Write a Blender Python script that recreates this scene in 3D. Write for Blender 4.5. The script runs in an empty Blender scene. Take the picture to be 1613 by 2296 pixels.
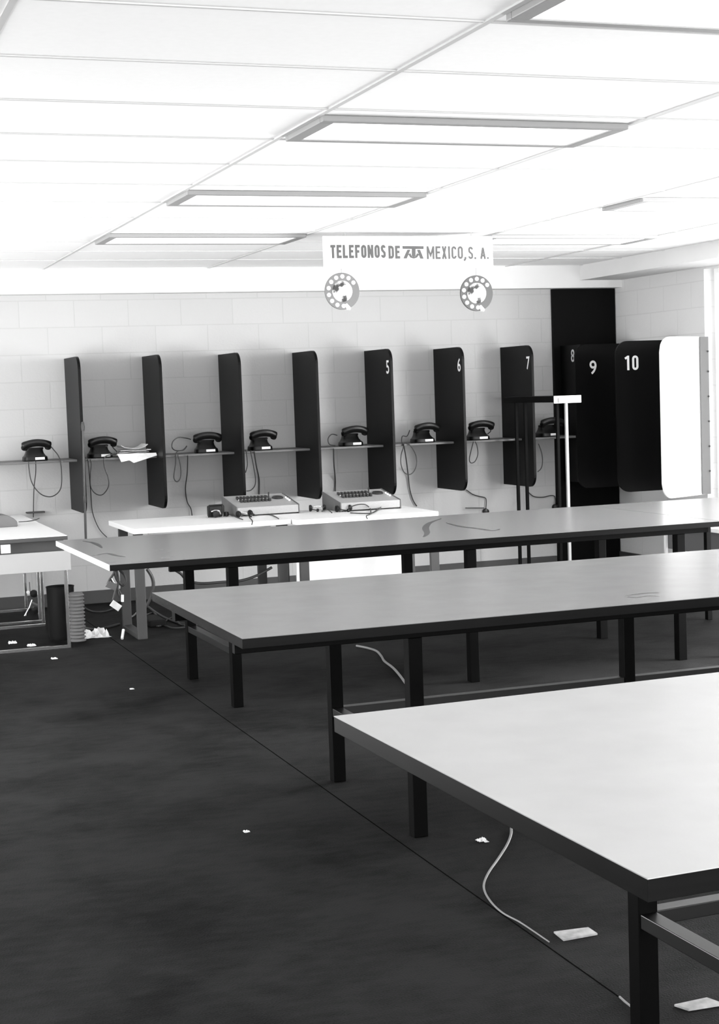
import bpy, bmesh, math, random
from mathutils import Vector, Matrix
random.seed(7)
PI = math.pi
scene = bpy.context.scene
C = scene.collection

# ------------------------------------------------------------------ camera
F_PX, YAW, PITCH, ROLL, EYE = 3520.405, 0.345621, 0.0768807, 0.0347003, 1.61976
cy, sy = math.cos(YAW), math.sin(YAW)
_r = Vector((cy, -sy, 0)); _fw = Vector((sy, cy, 0)); _up = Vector((0, 0, 1))
_F = _fw * math.cos(PITCH) - _up * math.sin(PITCH)
_U = _fw * math.sin(PITCH) + _up * math.cos(PITCH)
cr, sr = math.cos(ROLL), math.sin(ROLL)
_R2 = _r * cr - _U * sr
_U2 = _r * sr + _U * cr
cam_data = bpy.data.cameras.new('camera')
cam = bpy.data.objects.new('camera', cam_data); C.objects.link(cam)
cam_data.sensor_fit = 'VERTICAL'; cam_data.sensor_height = 36.0
cam_data.lens = F_PX / 2296 * 36.0
cam_data.clip_start = 0.05; cam_data.clip_end = 200
M = Matrix(((_R2.x, _U2.x, -_F.x, 0), (_R2.y, _U2.y, -_F.y, 0), (_R2.z, _U2.z, -_F.z, EYE), (0, 0, 0, 1)))
cam.matrix_world = M
scene.camera = cam

def ray(u, v):
    a, b = u - 806.5, v - 1148
    x = a * cr - b * sr; y = a * sr + b * cr
    return _F * F_PX + _r * x - _U * y
def at(u, v, Y):            # point of the place seen at (u,v) on the upright plane y = Y
    d = ray(u, v); return Vector((0, 0, EYE)) + d * (Y / d.y)
def atz(u, v, Z):           # same, on the level plane z = Z
    d = ray(u, v); return Vector((0, 0, EYE)) + d * ((Z - EYE) / d.z)

# ------------------------------------------------------------------ light
world = bpy.data.worlds.new('sky'); scene.world = world; world.use_nodes = True
bg = world.node_tree.nodes['Background']
bg.inputs[0].default_value = (1, 1, 1, 1); bg.inputs[1].default_value = 2.0

def area(name, loc, direction, sx, sy_, power, spread=PI):
    L = bpy.data.lights.new(name, 'AREA'); L.shape = 'RECTANGLE'
    L.size = sx; L.size_y = sy_; L.energy = power; L.spread = spread
    o = bpy.data.objects.new(name, L); C.objects.link(o)
    o.location = loc; o.rotation_euler = Vector(direction).to_track_quat('-Z', 'Z').to_euler()
    return o
# daylight coming in through the right and left window walls (glow of sky and sunlit ground)
area('daylight_right', (7.25, 7.2, 1.35), (-1, 0, 0.1), 7.4, 2.3, 1500)
area('daylight_left', (-2.55, 8.4, 1.35), (1, 0, 0.8), 7.0, 2.1, 690)
area('fill_rear', (2.3, -3.3, 1.4), (0, 1, 0.9), 7.6, 2.0, 600)  # added fill from behind the camera, tilted up to lift the ceiling

vs = scene.view_settings
scene.display_settings.display_device = 'sRGB'
vs.view_transform = 'Standard'; vs.look = 'None'; vs.gamma = 1.0; vs.use_curve_mapping = False
vs.exposure = 0.22

# ------------------------------------------------------------------ materials
def mat(name, col, rough=0.5, metal=0.0, spec=0.5, noise=0.0, nscale=30, bump=0.0, emit=0.0, stretch=(1, 1, 1)):
    m = bpy.data.materials.new(name); m.use_nodes = True
    nt = m.node_tree; b = nt.nodes['Principled BSDF']
    if not isinstance(col, (tuple, list)): col = (col, col, col)
    b.inputs['Base Color'].default_value = (*col, 1)
    b.inputs['Roughness'].default_value = rough
    b.inputs['Metallic'].default_value = metal
    b.inputs['Specular IOR Level'].default_value = spec
    if emit: 
        b.inputs['Emission Color'].default_value = (1, 1, 1, 1); b.inputs['Emission Strength'].default_value = emit
    if noise or bump:
        tc = nt.nodes.new('ShaderNodeTexCoord'); mp = nt.nodes.new('ShaderNodeMapping')
        mp.inputs['Scale'].default_value = stretch
        n = nt.nodes.new('ShaderNodeTexNoise'); n.inputs['Scale'].default_value = nscale; n.inputs['Detail'].default_value = 5
        nt.links.new(tc.outputs['Object'], mp.inputs[0]); nt.links.new(mp.outputs[0], n.inputs['Vector'])
        if noise:
            r = nt.nodes.new('ShaderNodeMapRange')
            r.inputs[1].default_value = 0.3; r.inputs[2].default_value = 0.7
            r.inputs[3].default_value = 1 - noise; r.inputs[4].default_value = 1 + noise
            mx = nt.nodes.new('ShaderNodeVectorMath'); mx.operation = 'SCALE'
            mx.inputs[0].default_value = col
            nt.links.new(n.outputs['Fac'], r.inputs[0]); nt.links.new(r.outputs[0], mx.inputs['Scale'])
            nt.links.new(mx.outputs[0], b.inputs['Base Color'])
        if bump:
            bp = nt.nodes.new('ShaderNodeBump'); bp.inputs['Strength'].default_value = bump; bp.inputs['Distance'].default_value = 0.01
            nt.links.new(n.outputs['Fac'], bp.inputs['Height']); nt.links.new(bp.outputs[0], b.inputs['Normal'])
    return m

def block_wall(name, col, axis):
    m = mat(name, col, 0.75)
    nt = m.node_tree; b = nt.nodes['Principled BSDF']
    tc = nt.nodes.new('ShaderNodeTexCoord'); sp = nt.nodes.new('ShaderNodeSeparateXYZ'); cb = nt.nodes.new('ShaderNodeCombineXYZ')
    nt.links.new(tc.outputs['Object'], sp.inputs[0])
    ax = nt.nodes.new('ShaderNodeMath'); ax.operation = 'ADD'; ax.inputs[1].default_value = 0.21
    az = nt.nodes.new('ShaderNodeMath'); az.operation = 'ADD'; az.inputs[1].default_value = -0.098
    nt.links.new(sp.outputs[axis], ax.inputs[0]); nt.links.new(sp.outputs['Z'], az.inputs[0])
    nt.links.new(ax.outputs[0], cb.inputs['X']); nt.links.new(az.outputs[0], cb.inputs['Y'])
    br = nt.nodes.new('ShaderNodeTexBrick')
    br.inputs['Scale'].default_value = 1.0; br.inputs['Brick Width'].default_value = 0.43; br.inputs['Row Height'].default_value = 0.21
    br.inputs['Mortar Size'].default_value = 0.005; br.inputs['Mortar Smooth'].default_value = 0.5; br.offset = 0.5
    c = (col, col, col, 1); d = (col * .97,) * 3 + (1,)
    br.inputs['Color1'].default_value = c; br.inputs['Color2'].default_value = d
    br.inputs['Mortar'].default_value = (col * .90,) * 3 + (1,)
    nt.links.new(cb.outputs[0], br.inputs['Vector']); nt.links.new(br.outputs['Color'], b.inputs['Base Color'])
    n = nt.nodes.new('ShaderNodeTexNoise'); n.inputs['Scale'].default_value = 60
    ad = nt.nodes.new('ShaderNodeMath'); ad.operation = 'MULTIPLY_ADD'; ad.inputs[1].default_value = -1.5
    nt.links.new(tc.outputs['Object'], n.inputs['Vector'])
    nt.links.new(br.outputs['Fac'], ad.inputs[0]); nt.links.new(n.outputs['Fac'], ad.inputs[2])
    bp = nt.nodes.new('ShaderNodeBump'); bp.inputs['Strength'].default_value = 0.25; bp.inputs['Distance'].default_value = 0.006
    nt.links.new(ad.outputs[0], bp.inputs['Height']); nt.links.new(bp.outputs[0], b.inputs['Normal'])
    return m

def carpet_mat():
    m = mat('dark_carpet', 0.03, 0.75, spec=0.08)
    nt = m.node_tree; b = nt.nodes['Principled BSDF']
    tc = nt.nodes.new('ShaderNodeTexCoord')
    n1 = nt.nodes.new('ShaderNodeTexNoise'); n1.inputs['Scale'].default_value = 1.6; n1.inputs['Detail'].default_value = 6; n1.inputs['Roughness'].default_value = .65
    n2 = nt.nodes.new('ShaderNodeTexNoise'); n2.inputs['Scale'].default_value = 170; n2.inputs['Detail'].default_value = 3
    nt.links.new(tc.outputs['Object'], n1.inputs['Vector']); nt.links.new(tc.outputs['Object'], n2.inputs['Vector'])
    mx = nt.nodes.new('ShaderNodeMath'); mx.operation = 'MULTIPLY_ADD'; mx.inputs[1].default_value = .45
    nt.links.new(n2.outputs['Fac'], mx.inputs[0]); nt.links.new(n1.outputs['Fac'], mx.inputs[2])
    mp = nt.nodes.new('ShaderNodeMapping'); mp.inputs['Scale'].default_value = (9, 26, 1); mp.inputs['Rotation'].default_value = (0, 0, .5)
    n3 = nt.nodes.new('ShaderNodeTexNoise'); n3.inputs['Scale'].default_value = 1; n3.inputs['Detail'].default_value = 6
    nt.links.new(tc.outputs['Object'], mp.inputs[0]); nt.links.new(mp.outputs[0], n3.inputs['Vector'])
    m3 = nt.nodes.new('ShaderNodeMath'); m3.operation = 'MULTIPLY_ADD'; m3.inputs[1].default_value = .35
    nt.links.new(n3.outputs['Fac'], m3.inputs[0]); nt.links.new(mx.outputs[0], m3.inputs[2]); mx = m3
    cr_ = nt.nodes.new('ShaderNodeValToRGB')
    cr_.color_ramp.elements[0].position = .68; cr_.color_ramp.elements[0].color = (.002, .002, .002, 1)
    cr_.color_ramp.elements[1].position = 1.15 if False else 1.0; cr_.color_ramp.elements[1].color = (.019, .019, .019, 1)
    nt.links.new(mx.outputs[0], cr_.inputs[0]); nt.links.new(cr_.outputs[0], b.inputs['Base Color'])
    bp = nt.nodes.new('ShaderNodeBump'); bp.inputs['Strength'].default_value = .5; bp.inputs['Distance'].default_value = .004
    nt.links.new(n2.outputs['Fac'], bp.inputs['Height']); nt.links.new(bp.outputs[0], b.inputs['Normal'])
    return m

def glass_mat():
    m = bpy.data.materials.new('window_glass'); m.use_nodes = True; nt = m.node_tree
    for n in list(nt.nodes):
        if n.type != 'OUTPUT_MATERIAL': nt.nodes.remove(n)
    t = nt.nodes.new('ShaderNodeBsdfTransparent'); g = nt.nodes.new('ShaderNodeBsdfGlossy'); g.inputs['Roughness'].default_value = .02
    mx = nt.nodes.new('ShaderNodeMixShader'); mx.inputs[0].default_value = .05
    nt.links.new(t.outputs[0], mx.inputs[1]); nt.links.new(g.outputs[0], mx.inputs[2])
    nt.links.new(mx.outputs[0], [n for n in nt.nodes if n.type == 'OUTPUT_MATERIAL'][0].inputs[0])
    return m

def worn_top(name, col, rough, marks=()):
    """grey laminate with faint dark rubbed marks: centres (x, y), radii, in the table's own metres"""
    m = mat(name, col, rough, noise=.05, nscale=7)
    return m

M_wall_b = block_wall('painted_block_back', .48, 'X')
M_wall_r = block_wall('painted_block_side', .70, 'Y')
M_plaster = mat('white_plaster', .72, .8, noise=.02, nscale=4)
M_ceil = mat('ceiling_tile', .93, .9, noise=.01, nscale=40)
M_grid = mat('ceiling_bar', .58, .6)
M_carpet = carpet_mat()
M_lamp_frame = mat('lamp_frame', .30, .5)
M_diff = mat('lamp_diffuser', .85, .4, emit=1.6)
M_base = mat('baseboard', .05, .6)
M_black = mat('black_paint', .006, .38, spec=.25, noise=.25, nscale=3)
M_panel = mat('black_laminate', .0035, .40, spec=.1, noise=.18, nscale=5, stretch=(1, 1, .3))
M_pedge = mat('panel_edge', .10, .5)
M_board = mat('black_board', .0015, .6, spec=.1, noise=.2, nscale=2)
M_whitepanel = mat('white_laminate', .85, .35)
M_num = mat('white_numeral', .80, .6)
M_steel = mat('black_steel', .0015, .5, spec=.06)
M_rail = mat('glossy_black_rail', .004, .38, spec=.55)
M_end = mat('varnished_edge', .02, .16, spec=1.0)
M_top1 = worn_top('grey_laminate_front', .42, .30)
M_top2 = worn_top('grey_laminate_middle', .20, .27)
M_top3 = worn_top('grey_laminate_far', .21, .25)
M_edge = mat('dark_wood_edge', .004, .4, spec=.10, noise=.3, nscale=9, stretch=(.4, 1, 6))
M_scuff = mat('scuff', .16, .5, noise=.3, nscale=60)
M_rail_top = mat('grey_steel', .35, .4)
M_phone = mat('black_bakelite', .004, .38, spec=.3)
M_card = mat('paper_card', .75, .6, noise=.15, nscale=25)
M_cord = mat('black_cord', .03, .5)
M_gcord = mat('grey_cord', .22, .5)
M_white = mat('white_enamel', .80, .35)
M_gleg = mat('grey_enamel', .045, .5)
M_console = mat('grey_console', .30, .45, noise=.08, nscale=120)
M_cside = mat('console_side', .10, .5)
M_key = mat('key_black', .02, .3)
M_chrome = mat('chrome', .72, .18, metal=1)
M_shelf = mat('shelf', .10, .5)
M_shelf_l = mat('shelf_light', .30, .5)
M_sign = mat('sign_white', .88, .5)
M_letter = mat('sign_grey', .075, .6)
M_disc_l = mat('disc_light_grey', .15, .5)
M_disc_d = mat('disc_dark_grey', .06, .5)
M_paper = mat('paper', .78, .8, noise=.12, nscale=18)
M_bin = mat('bin_black', .006, .6, spec=.15)
M_rib = mat('ribbed_grey', .13, .45)
M_tag = mat('grey_tag', .12, .6)
M_board_grey = mat('light_grey_board', .36, .55)
M_frame = mat('window_frame', .9, .5)
M_strip = mat('shade_strip', .16, .5)  # grey that stands for the shade on the white panel
M_plate = mat('floor_plate', .42, .6, noise=.3, nscale=30)
M_glass = glass_mat()
def globe_mat():
    m = mat('globe_print', .6, .4); nt = m.node_tree; b = nt.nodes['Principled BSDF']
    tc = nt.nodes.new('ShaderNodeTexCoord'); n = nt.nodes.new('ShaderNodeTexNoise'); n.inputs['Scale'].default_value = 17; n.inputs['Detail'].default_value = 3
    r = nt.nodes.new('ShaderNodeValToRGB'); r.color_ramp.elements[0].position = .42; r.color_ramp.elements[0].color = (.05, .05, .05, 1)
    r.color_ramp.elements[1].position = .52; r.color_ramp.elements[1].color = (.78, .78, .78, 1)
    nt.links.new(tc.outputs['Object'], n.inputs['Vector']); nt.links.new(n.outputs['Fac'], r.inputs[0]); nt.links.new(r.outputs[0], b.inputs['Base Color'])
    return m
M_globe = globe_mat()

# ------------------------------------------------------------------ helpers
class MB:
    def __init__(s): s.bm = bmesh.new(); s.curvy = False
    def box(s, a, b, bev=0.0, rot=None, about=None, seg=2):
        x0, y0, z0 = [min(a[i], b[i]) for i in range(3)]; x1, y1, z1 = [max(a[i], b[i]) for i in range(3)]
        t = bmesh.new()
        bmesh.ops.create_cube(t, size=1)
        bmesh.ops.scale(t, vec=(x1 - x0, y1 - y0, z1 - z0), verts=t.verts)
        if bev: bmesh.ops.bevel(t, geom=t.edges[:], offset=bev, segments=seg, affect='EDGES', profile=.5)
        bmesh.ops.translate(t, vec=((x0 + x1) / 2, (y0 + y1) / 2, (z0 + z1) / 2), verts=t.verts)
        if rot is not None:
            p = Vector(about) if about is not None else Vector(((x0 + x1) / 2, (y0 + y1) / 2, (z0 + z1) / 2))
            bmesh.ops.rotate(t, cent=p, matrix=rot.to_3x3(), verts=t.verts)
        s.merge(t); return s
    def merge(s, t):
        me = bpy.data.meshes.new('t'); t.to_mesh(me); t.free(); s.bm.from_mesh(me); bpy.data.meshes.remove(me)
    def tube(s, pts, r, n=8, smooth=True, res=6, closed=False):
        P = [Vector(p) for p in pts]; s.curvy = True
        if smooth and len(P) > 2:
            Q = []
            for i in range(len(P) - 1):
                p0 = P[max(i - 1, 0)]; p1 = P[i]; p2 = P[i + 1]; p3 = P[min(i + 2, len(P) - 1)]
                for k in range(res):
                    t = k / res
                    Q.append(.5 * ((2 * p1) + (p2 - p0) * t + (2 * p0 - 5 * p1 + 4 * p2 - p3) * t * t + (3 * p1 - p0 - 3 * p2 + p3) * t ** 3))
            Q.append(P[-1]); P = Q
        rings = []; up = None
        for i, p in enumerate(P):
            d = (P[min(i + 1, len(P) - 1)] - P[max(i - 1, 0)])
            d = d.normalized() if d.length > 1e-9 else Vector((0, 0, 1))
            if up is None:
                up = Vector((0, 0, 1)) if abs(d.z) < .9 else Vector((1, 0, 0))
            a = d.cross(up)
            if a.length < 1e-6: a = d.cross(Vector((0.3, 1, 0.2)))
            a.normalize(); up = a.cross(d).normalized()
            rr = r(i / (len(P) - 1)) if callable(r) else r
            rings.append([s.bm.verts.new(p + a * rr * math.cos(2 * PI * k / n) + up * rr * math.sin(2 * PI * k / n)) for k in range(n)])
        for A, B in zip(rings, rings[1:]):
            for k in range(n):
                s.bm.faces.new((A[k], A[(k + 1) % n], B[(k + 1) % n], B[k]))
        s.bm.faces.new(rings[0][::-1]); s.bm.faces.new(rings[-1]); return s
    def prism(s, poly, origin, ex, ey, ez, depth, bev=0.0):
        """poly in (u,v) -> origin + u*ex + v*ey, thickened along ez"""
        t = bmesh.new(); o = Vector(origin); ex, ey, ez = Vector(ex), Vector(ey), Vector(ez)
        vs_ = [t.verts.new(o + ex * u + ey * v) for u, v in poly]
        f = t.faces.new(vs_)
        r = bmesh.ops.extrude_face_region(t, geom=[f])
        bmesh.ops.translate(t, vec=ez * depth, verts=[g for g in r['geom'] if isinstance(g, bmesh.types.BMVert)])
        bmesh.ops.recalc_face_normals(t, faces=t.faces[:])
        if bev: bmesh.ops.bevel(t, geom=t.edges[:], offset=bev, segments=2, affect='EDGES')
        s.merge(t); return s
    def lathe(s, prof, cen, axis='Z', n=28, sx=1, sy_=1):
        c = Vector(cen); rings = []; s.curvy = True
        for r, h in prof:
            ring = []
            for k in range(n):
                a = 2 * PI * k / n; x, y = r * math.cos(a) * sx, r * math.sin(a) * sy_
                v = {'Z': Vector((x, y, h)), 'Y': Vector((x, h, y)), 'X': Vector((h, x, y))}[axis]
                ring.append(s.bm.verts.new(c + v))
            rings.append(ring)
        for A, B in zip(rings, rings[1:]):
            for k in range(n): s.bm.faces.new((A[k], A[(k + 1) % n], B[(k + 1) % n], B[k]))
        s.bm.faces.new(rings[0]); s.bm.faces.new(rings[-1]); return s
    def build(s, name, m, parent=None, smooth=True, ms=None):
        bmesh.ops.recalc_face_normals(s.bm, faces=s.bm.faces[:])
        me = bpy.data.meshes.new(name); s.bm.to_mesh(me); s.bm.free()
        me.materials.append(m)
        if smooth and s.curvy:
            me.polygons.foreach_set('use_smooth', [True] * len(me.polygons))
            me.set_sharp_from_angle(angle=math.radians(28))
        o = bpy.data.objects.new(name, me); C.objects.link(o)
        if parent: o.parent = parent
        return o

def tag(o, label, cat, group=None, kind=None):
    if label: o['label'] = label
    if cat: o['category'] = cat
    if group: o['group'] = group
    if kind: o['kind'] = kind
    return o
def thing(name, label, cat, loc=(0, 0, 0), rz=0, group=None):
    o = bpy.data.objects.new(name, None); C.objects.link(o)
    o.location = loc; o.rotation_euler = (0, 0, rz); o.empty_display_size = .1
    return tag(o, label, cat, group)
def struct(name, mb, m, parent=None, smooth=False):
    o = mb.build(name, m, parent, smooth)
    if not parent: o['kind'] = 'structure'
    return o
def rounded(w, h, r, corners, n=7):
    """rectangle 0..w x 0..h; corners: subset of 'bl','br','tr','tl' rounded"""
    P = []
    for key, cx, cy_, a0 in (('bl', r, r, PI), ('br', w - r, r, 1.5 * PI), ('tr', w - r, h - r, 0), ('tl', r, h - r, .5 * PI)):
        if key in corners:
            for k in range(n + 1):
                a = a0 + k / n * PI / 2; P.append((cx + r * math.cos(a), cy_ + r * math.sin(a)))
        else:
            P.append({'bl': (0, 0), 'br': (w, 0), 'tr': (w, h), 'tl': (0, h)}[key])
    return P
def text_mesh(name, body, size, m, parent, loc, ex, ey, ez, width=None, thick=.002, bold=0.0, height=None):
    cu = bpy.data.curves.new('t', 'FONT'); cu.body = body; cu.size = size; cu.extrude = thick / 2; cu.offset = bold
    cu.align_x = 'CENTER'; cu.align_y = 'CENTER'
    to = bpy.data.objects.new('t', cu); C.objects.link(to)
    bpy.context.view_layer.update()
    dg = bpy.context.evaluated_depsgraph_get()
    me = bpy.data.meshes.new_from_object(to.evaluated_get(dg)); me.name = name
    bpy.data.objects.remove(to)
    xs = [v.co.x for v in me.vertices]; ys = [v.co.y for v in me.vertices]
    cx, cyy = (min(xs) + max(xs)) / 2, (min(ys) + max(ys)) / 2
    kx = width / (max(xs) - min(xs)) if width else 1
    ky = height / (max(ys) - min(ys)) if height else 1
    ex, ey, ez, loc = Vector(ex), Vector(ey), Vector(ez), Vector(loc)
    for v in me.vertices:
        v.co = loc + ex * ((v.co.x - cx) * kx) + ey * ((v.co.y - cyy) * ky) + ez * v.co.z
    me.materials.clear(); me.materials.append(m)
    o = bpy.data.objects.new(name, me); C.objects.link(o)
    if parent: o.parent = parent
    return o


def _arc(cx, cy_, rx, ry, a0, a1, n=10):
    return [(cx + rx * math.cos(math.radians(a0 + (a1 - a0) * i / n)), cy_ + ry * math.sin(math.radians(a0 + (a1 - a0) * i / n))) for i in range(n + 1)]
# block letters as pen strokes in a box 1 wide, 1 high (centre lines run inside by half the stroke)
def glyph(ch, sw, w):
    h = sw / 2; L_, R_, B_, T_ = h, w - h, h, 1 - h; m = w / 2; r_ = (R_ - L_) / 2; ry = r_ * 1.15
    oval = _arc(m, T_ - ry, r_, ry, 0, 180) + _arc(m, B_ + ry, r_, ry, 180, 360)
    G = {'T': [[(0, T_), (w, T_)], [(m, 0), (m, 1)]], 'E': [[(w, T_), (L_, T_), (L_, B_), (w, B_)], [(L_, .52), (w * .88, .52)]],
         'L': [[(L_, 1), (L_, B_), (w, B_)]], 'F': [[(w, T_), (L_, T_), (L_, 0)], [(L_, .5), (w * .86, .5)]],
         'O': [oval + [oval[0]]], '0': [oval + [oval[0]]], 'D': [[(L_, B_), (L_, T_)] + _arc(m, T_ - ry, r_, ry, 90, 0) + _arc(m, B_ + ry, r_, ry, 0, -90) + [(L_, B_)]],
         'N': [[(L_, 0), (L_, 1)], [(L_, 1 - h * .6), (R_, h * .6)], [(R_, 0), (R_, 1)]],
         'M': [[(L_, 0), (L_, 1)], [(L_, 1 - h * .6), (m, .28), (R_, 1 - h * .6)], [(R_, 0), (R_, 1)]],
         'X': [[(L_, 0), (R_, 1)], [(L_, 1), (R_, 0)]], 'I': [[(m, 0), (m, 1)]],
         'C': [_arc(m, T_ - ry, r_, ry, -8, 180) + _arc(m, B_ + ry, r_, ry, 180, 368)],
         'S': [_arc(m, T_ - r_ * 1.1, r_, r_ * 1.1, 0, 180) + [(L_ + .02, .60), (R_ - .02, .40)] + _arc(m, B_ + r_ * 1.1, r_, r_ * 1.1, 0, -180)],
         'A': [[(L_, 0), (m, 1 - h)], [(m, 1 - h), (R_, 0)], [(w * .24, .28), (w * .76, .28)]],
         '.': [[(m, 0), (m, sw)]], ',': [[(m + .02, sw), (m + .02, .02), (m - .10, -.14)]], '1': [[(m, 0), (m, 1)], [(m, 1 - h), (m - .22, .80)]]}
    return G.get(ch, [])
def block_text(name, body, m, parent, loc, ex, ey, ez, width, height, sw=.17, gap=.11, thick=.001):
    """every character drawn with strokes; loc is the centre"""
    wd = {'M': .66, 'N': .52, 'D': .50, 'O': .47, '.': .16, ',': .16, 'I': .20, ' ': .16, '1': .36, 'A': .52}
    ws = [wd.get(c_, .44) for c_ in body]; tot = sum(ws) + gap * (len(body) - 1); kx = width / tot
    ex, ey, ez, loc = Vector(ex), Vector(ey), Vector(ez), Vector(loc); mb = MB(); bm = mb.bm; x = 0; lay = 0
    for c_, w in zip(body, ws):
        for st in glyph(c_, sw, w):
            lay += 1; P = [Vector(p) for p in st]; A_ = []; closed = (P[0] - P[-1]).length < 1e-6
            for i, p in enumerate(P):
                d0 = (P[i] - P[i - 1]).normalized() if i else ((P[-1] - P[-2]).normalized() if closed else None)
                d1 = (P[i + 1] - P[i]).normalized() if i < len(P) - 1 else ((P[1] - P[0]).normalized() if closed else None)
                d0 = d0 or d1; d1 = d1 or d0
                n_ = Vector((-(d0.y + d1.y), d0.x + d1.x))
                n_ = n_.normalized() if n_.length > 1e-6 else Vector((-d0.y, d0.x))
                sc = (sw / 2) / max(.45, n_.dot(Vector((-d0.y, d0.x))))
                A_.append([(p + n_ * sc), (p - n_ * sc)])
            V = []
            for a, b_ in A_:
                q = []
                for pt in (a, b_):
                    for dz in (0, thick + lay % 3 * .00012):
                        q.append(bm.verts.new(loc + ex * ((x + pt.x) * kx - width / 2) + ey * ((pt.y - .5) * height) + ez * dz))
                V.append(q)
            for a, b_ in zip(V, V[1:]):
                bm.faces.new((a[1], a[3], b_[3], b_[1])); bm.faces.new((a[0], b_[0], b_[2], a[2]))
                bm.faces.new((a[0], a[1], b_[1], b_[0])); bm.faces.new((a[2], b_[2], b_[3], a[3]))
            for a in (V[0], V[-1]): bm.faces.new((a[0], a[2], a[3], a[1]))
        x += w + gap
    return mb.build(name, m, parent, False)

# ------------------------------------------------------------------ room shell
XW, YB, ZC = 6.963, 12.46, 2.644
XL, YN = -2.2, -3.0
GX0, GSX, GY0, GSY = 1.9085, 1.312, 4.104, 0.6792

struct('floor', MB().box((XL - .2, YN - .2, -.10), (XW + .2, YB + .2, 0)), M_carpet)
struct('trim_4', MB().box((1.969, YN, -.002), (1.9735, YB - .02, .0006)), mat('carpet_seam', .005, .95, spec=0))
struct('wall_back', MB().box((XL - .2, YB, 0), (XW + .2, YB + .2, ZC)), M_wall_b)
mb = MB().box((XW, 10.99, 0), (XW + .2, YB, ZC)).box((XW, YN, 2.50), (XW + .2, 10.99, ZC)).box((XW, YN, 0), (XW + .2, YN + .3, 2.5))
struct('wall_right', mb, M_wall_r)
mb = MB().box((XL - .2, YN, 0), (XL, YB, .30)).box((XL - .2, YN, 2.45), (XL, YB, ZC)).box((XL - .2, 12.0, .3), (XL, YB, 2.45)).box((XL - .2, YN, .3), (XL, -.6, 2.45))
struct('wall_left', mb, M_plaster)
mb = MB().box((XL, YN - .2, 0), (XW, YN, .35)).box((XL, YN - .2, 2.45), (XW, YN, ZC)).box((XL, YN - .2, .35), (-1.6, YN, 2.45)).box((6.2, YN - .2, .35), (XW, YN, 2.45))
struct('wall_front', mb, M_plaster)

# window walls: frames with mullions, one pane per bay
def window(name, axis, pos, a0, a1, z0, z1, n, rail=None):
    fr = MB(); w = .03
    def bx(p0, p1, q0, q1):
        if axis == 'X': fr.box((pos - w, p0, q0), (pos + w, p1, q1))
        else: fr.box((p0, pos - w, q0), (p1, pos + w, q1))
    bx(a0, a1, z0, z0 + .04); bx(a0, a1, z1 - .04, z1)
    for i in range(n + 1):
        c = a0 + (a1 - a0) * i / n
        c = min(max(c, a0 + .02), a1 - .02); bx(c - .02, c + .02, z0 + .04, z1 - .04)
    o = struct(name, fr, M_frame)
    for i in range(n):
        c0 = a0 + (a1 - a0) * i / n + .02; c1 = a0 + (a1 - a0) * (i + 1) / n - .02
        g = MB()
        if axis == 'X': g.box((pos - .003, c0, z0 + .04), (pos + .003, c1, z1 - .04))
        else: g.box((c0, pos - .003, z0 + .04), (c1, pos + .003, z1 - .04))
        g.build('window_pane', M_glass, o, False)
window('window_1', 'X', XW + .10, YN + .3, 10.95, .01, 2.50, 9)
window('window_2', 'X', XL - .10, -.6, 12.0, .30, 2.45, 9)
window('added_rear_window', 'Y', YN - .10, -1.6, 6.2, .35, 2.45, 6)  # unseen window added behind the camera for the rear fill

# dropped ceiling and its bars
struct('ceiling', MB().box((XL - .2, YN - .2, ZC), (XW + .2, YB + .2, ZC + .08)), M_ceil)
mb = MB(); nx = range(-3, 4)
for i in nx:
    x = GX0 + i * GSX
    mb.box((x - .010, YN, ZC - .006), (x + .010, YB - .15, ZC - .0002))
j = -10
while GY0 + j * GSY < YB - .2:
    y = GY0 + j * GSY
    mb.box((XL, y - .006, ZC - .0045), (6.55, y + .006, ZC - .0002)); j += 1
struct('trim_1', mb, M_grid)
# boxed beam along the back wall and along the top of the right wall
struct('trim_2', MB().box((XL, 12.31, 2.451), (XW, YB, ZC)), M_plaster)
struct('trim_3', MB().box((6.55, YN, 2.515), (XW, 12.31, ZC)), M_plaster)
struct('baseboard_back', MB().box((XL, YB - .018, 0), (6.33, YB, .104), .003), M_base)
struct('baseboard_right', MB().box((XW - .018, 10.99, 0), (XW, YB - .02, .104), .003), M_base)

# black full-height board in the corner
b = MB().box((6.337, YB - .035, .0), (6.956, YB, 2.449), .003).build('wall_board', M_board)
tag(b, 'tall black board on the back wall in the far right corner', 'board')

# ------------------------------------------------------------------ ceiling lights
def make_light():
    t = thing('ceiling_light', '', 'ceiling light')
    W, D = 1.285, .47; f = .035
    fr = MB()
    fr.box((0, 0, -.024), (W, f, 0), .004); fr.box((0, D - f, -.024), (W, D, 0), .004)
    fr.box((0, f, -.024), (f * 1.6, D - f, 0), .004); fr.box((W - f * 1.6, f, -.024), (W, D - f, 0), .004)
    fr.build('frame', M_lamp_frame, t)
    MB().box((f * 1.6, f, -.018), (W - f * 1.6, D - f, -.012)).build('diffuser', M_diff, t)
    return t
def dup(root, loc, rz=0, label=None):
    r = root.copy(); C.objects.link(r); r.location = loc; r.rotation_euler = (0, 0, rz)
    if label: r['label'] = label
    for ch in list(root.children):
        c = ch.copy(); C.objects.link(c); c.parent = r
        for g in list(ch.children):
            d = g.copy(); C.objects.link(d); d.parent = c
    return r
L0 = make_light(); L0['group'] = 'recessed ceiling lights'
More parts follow.
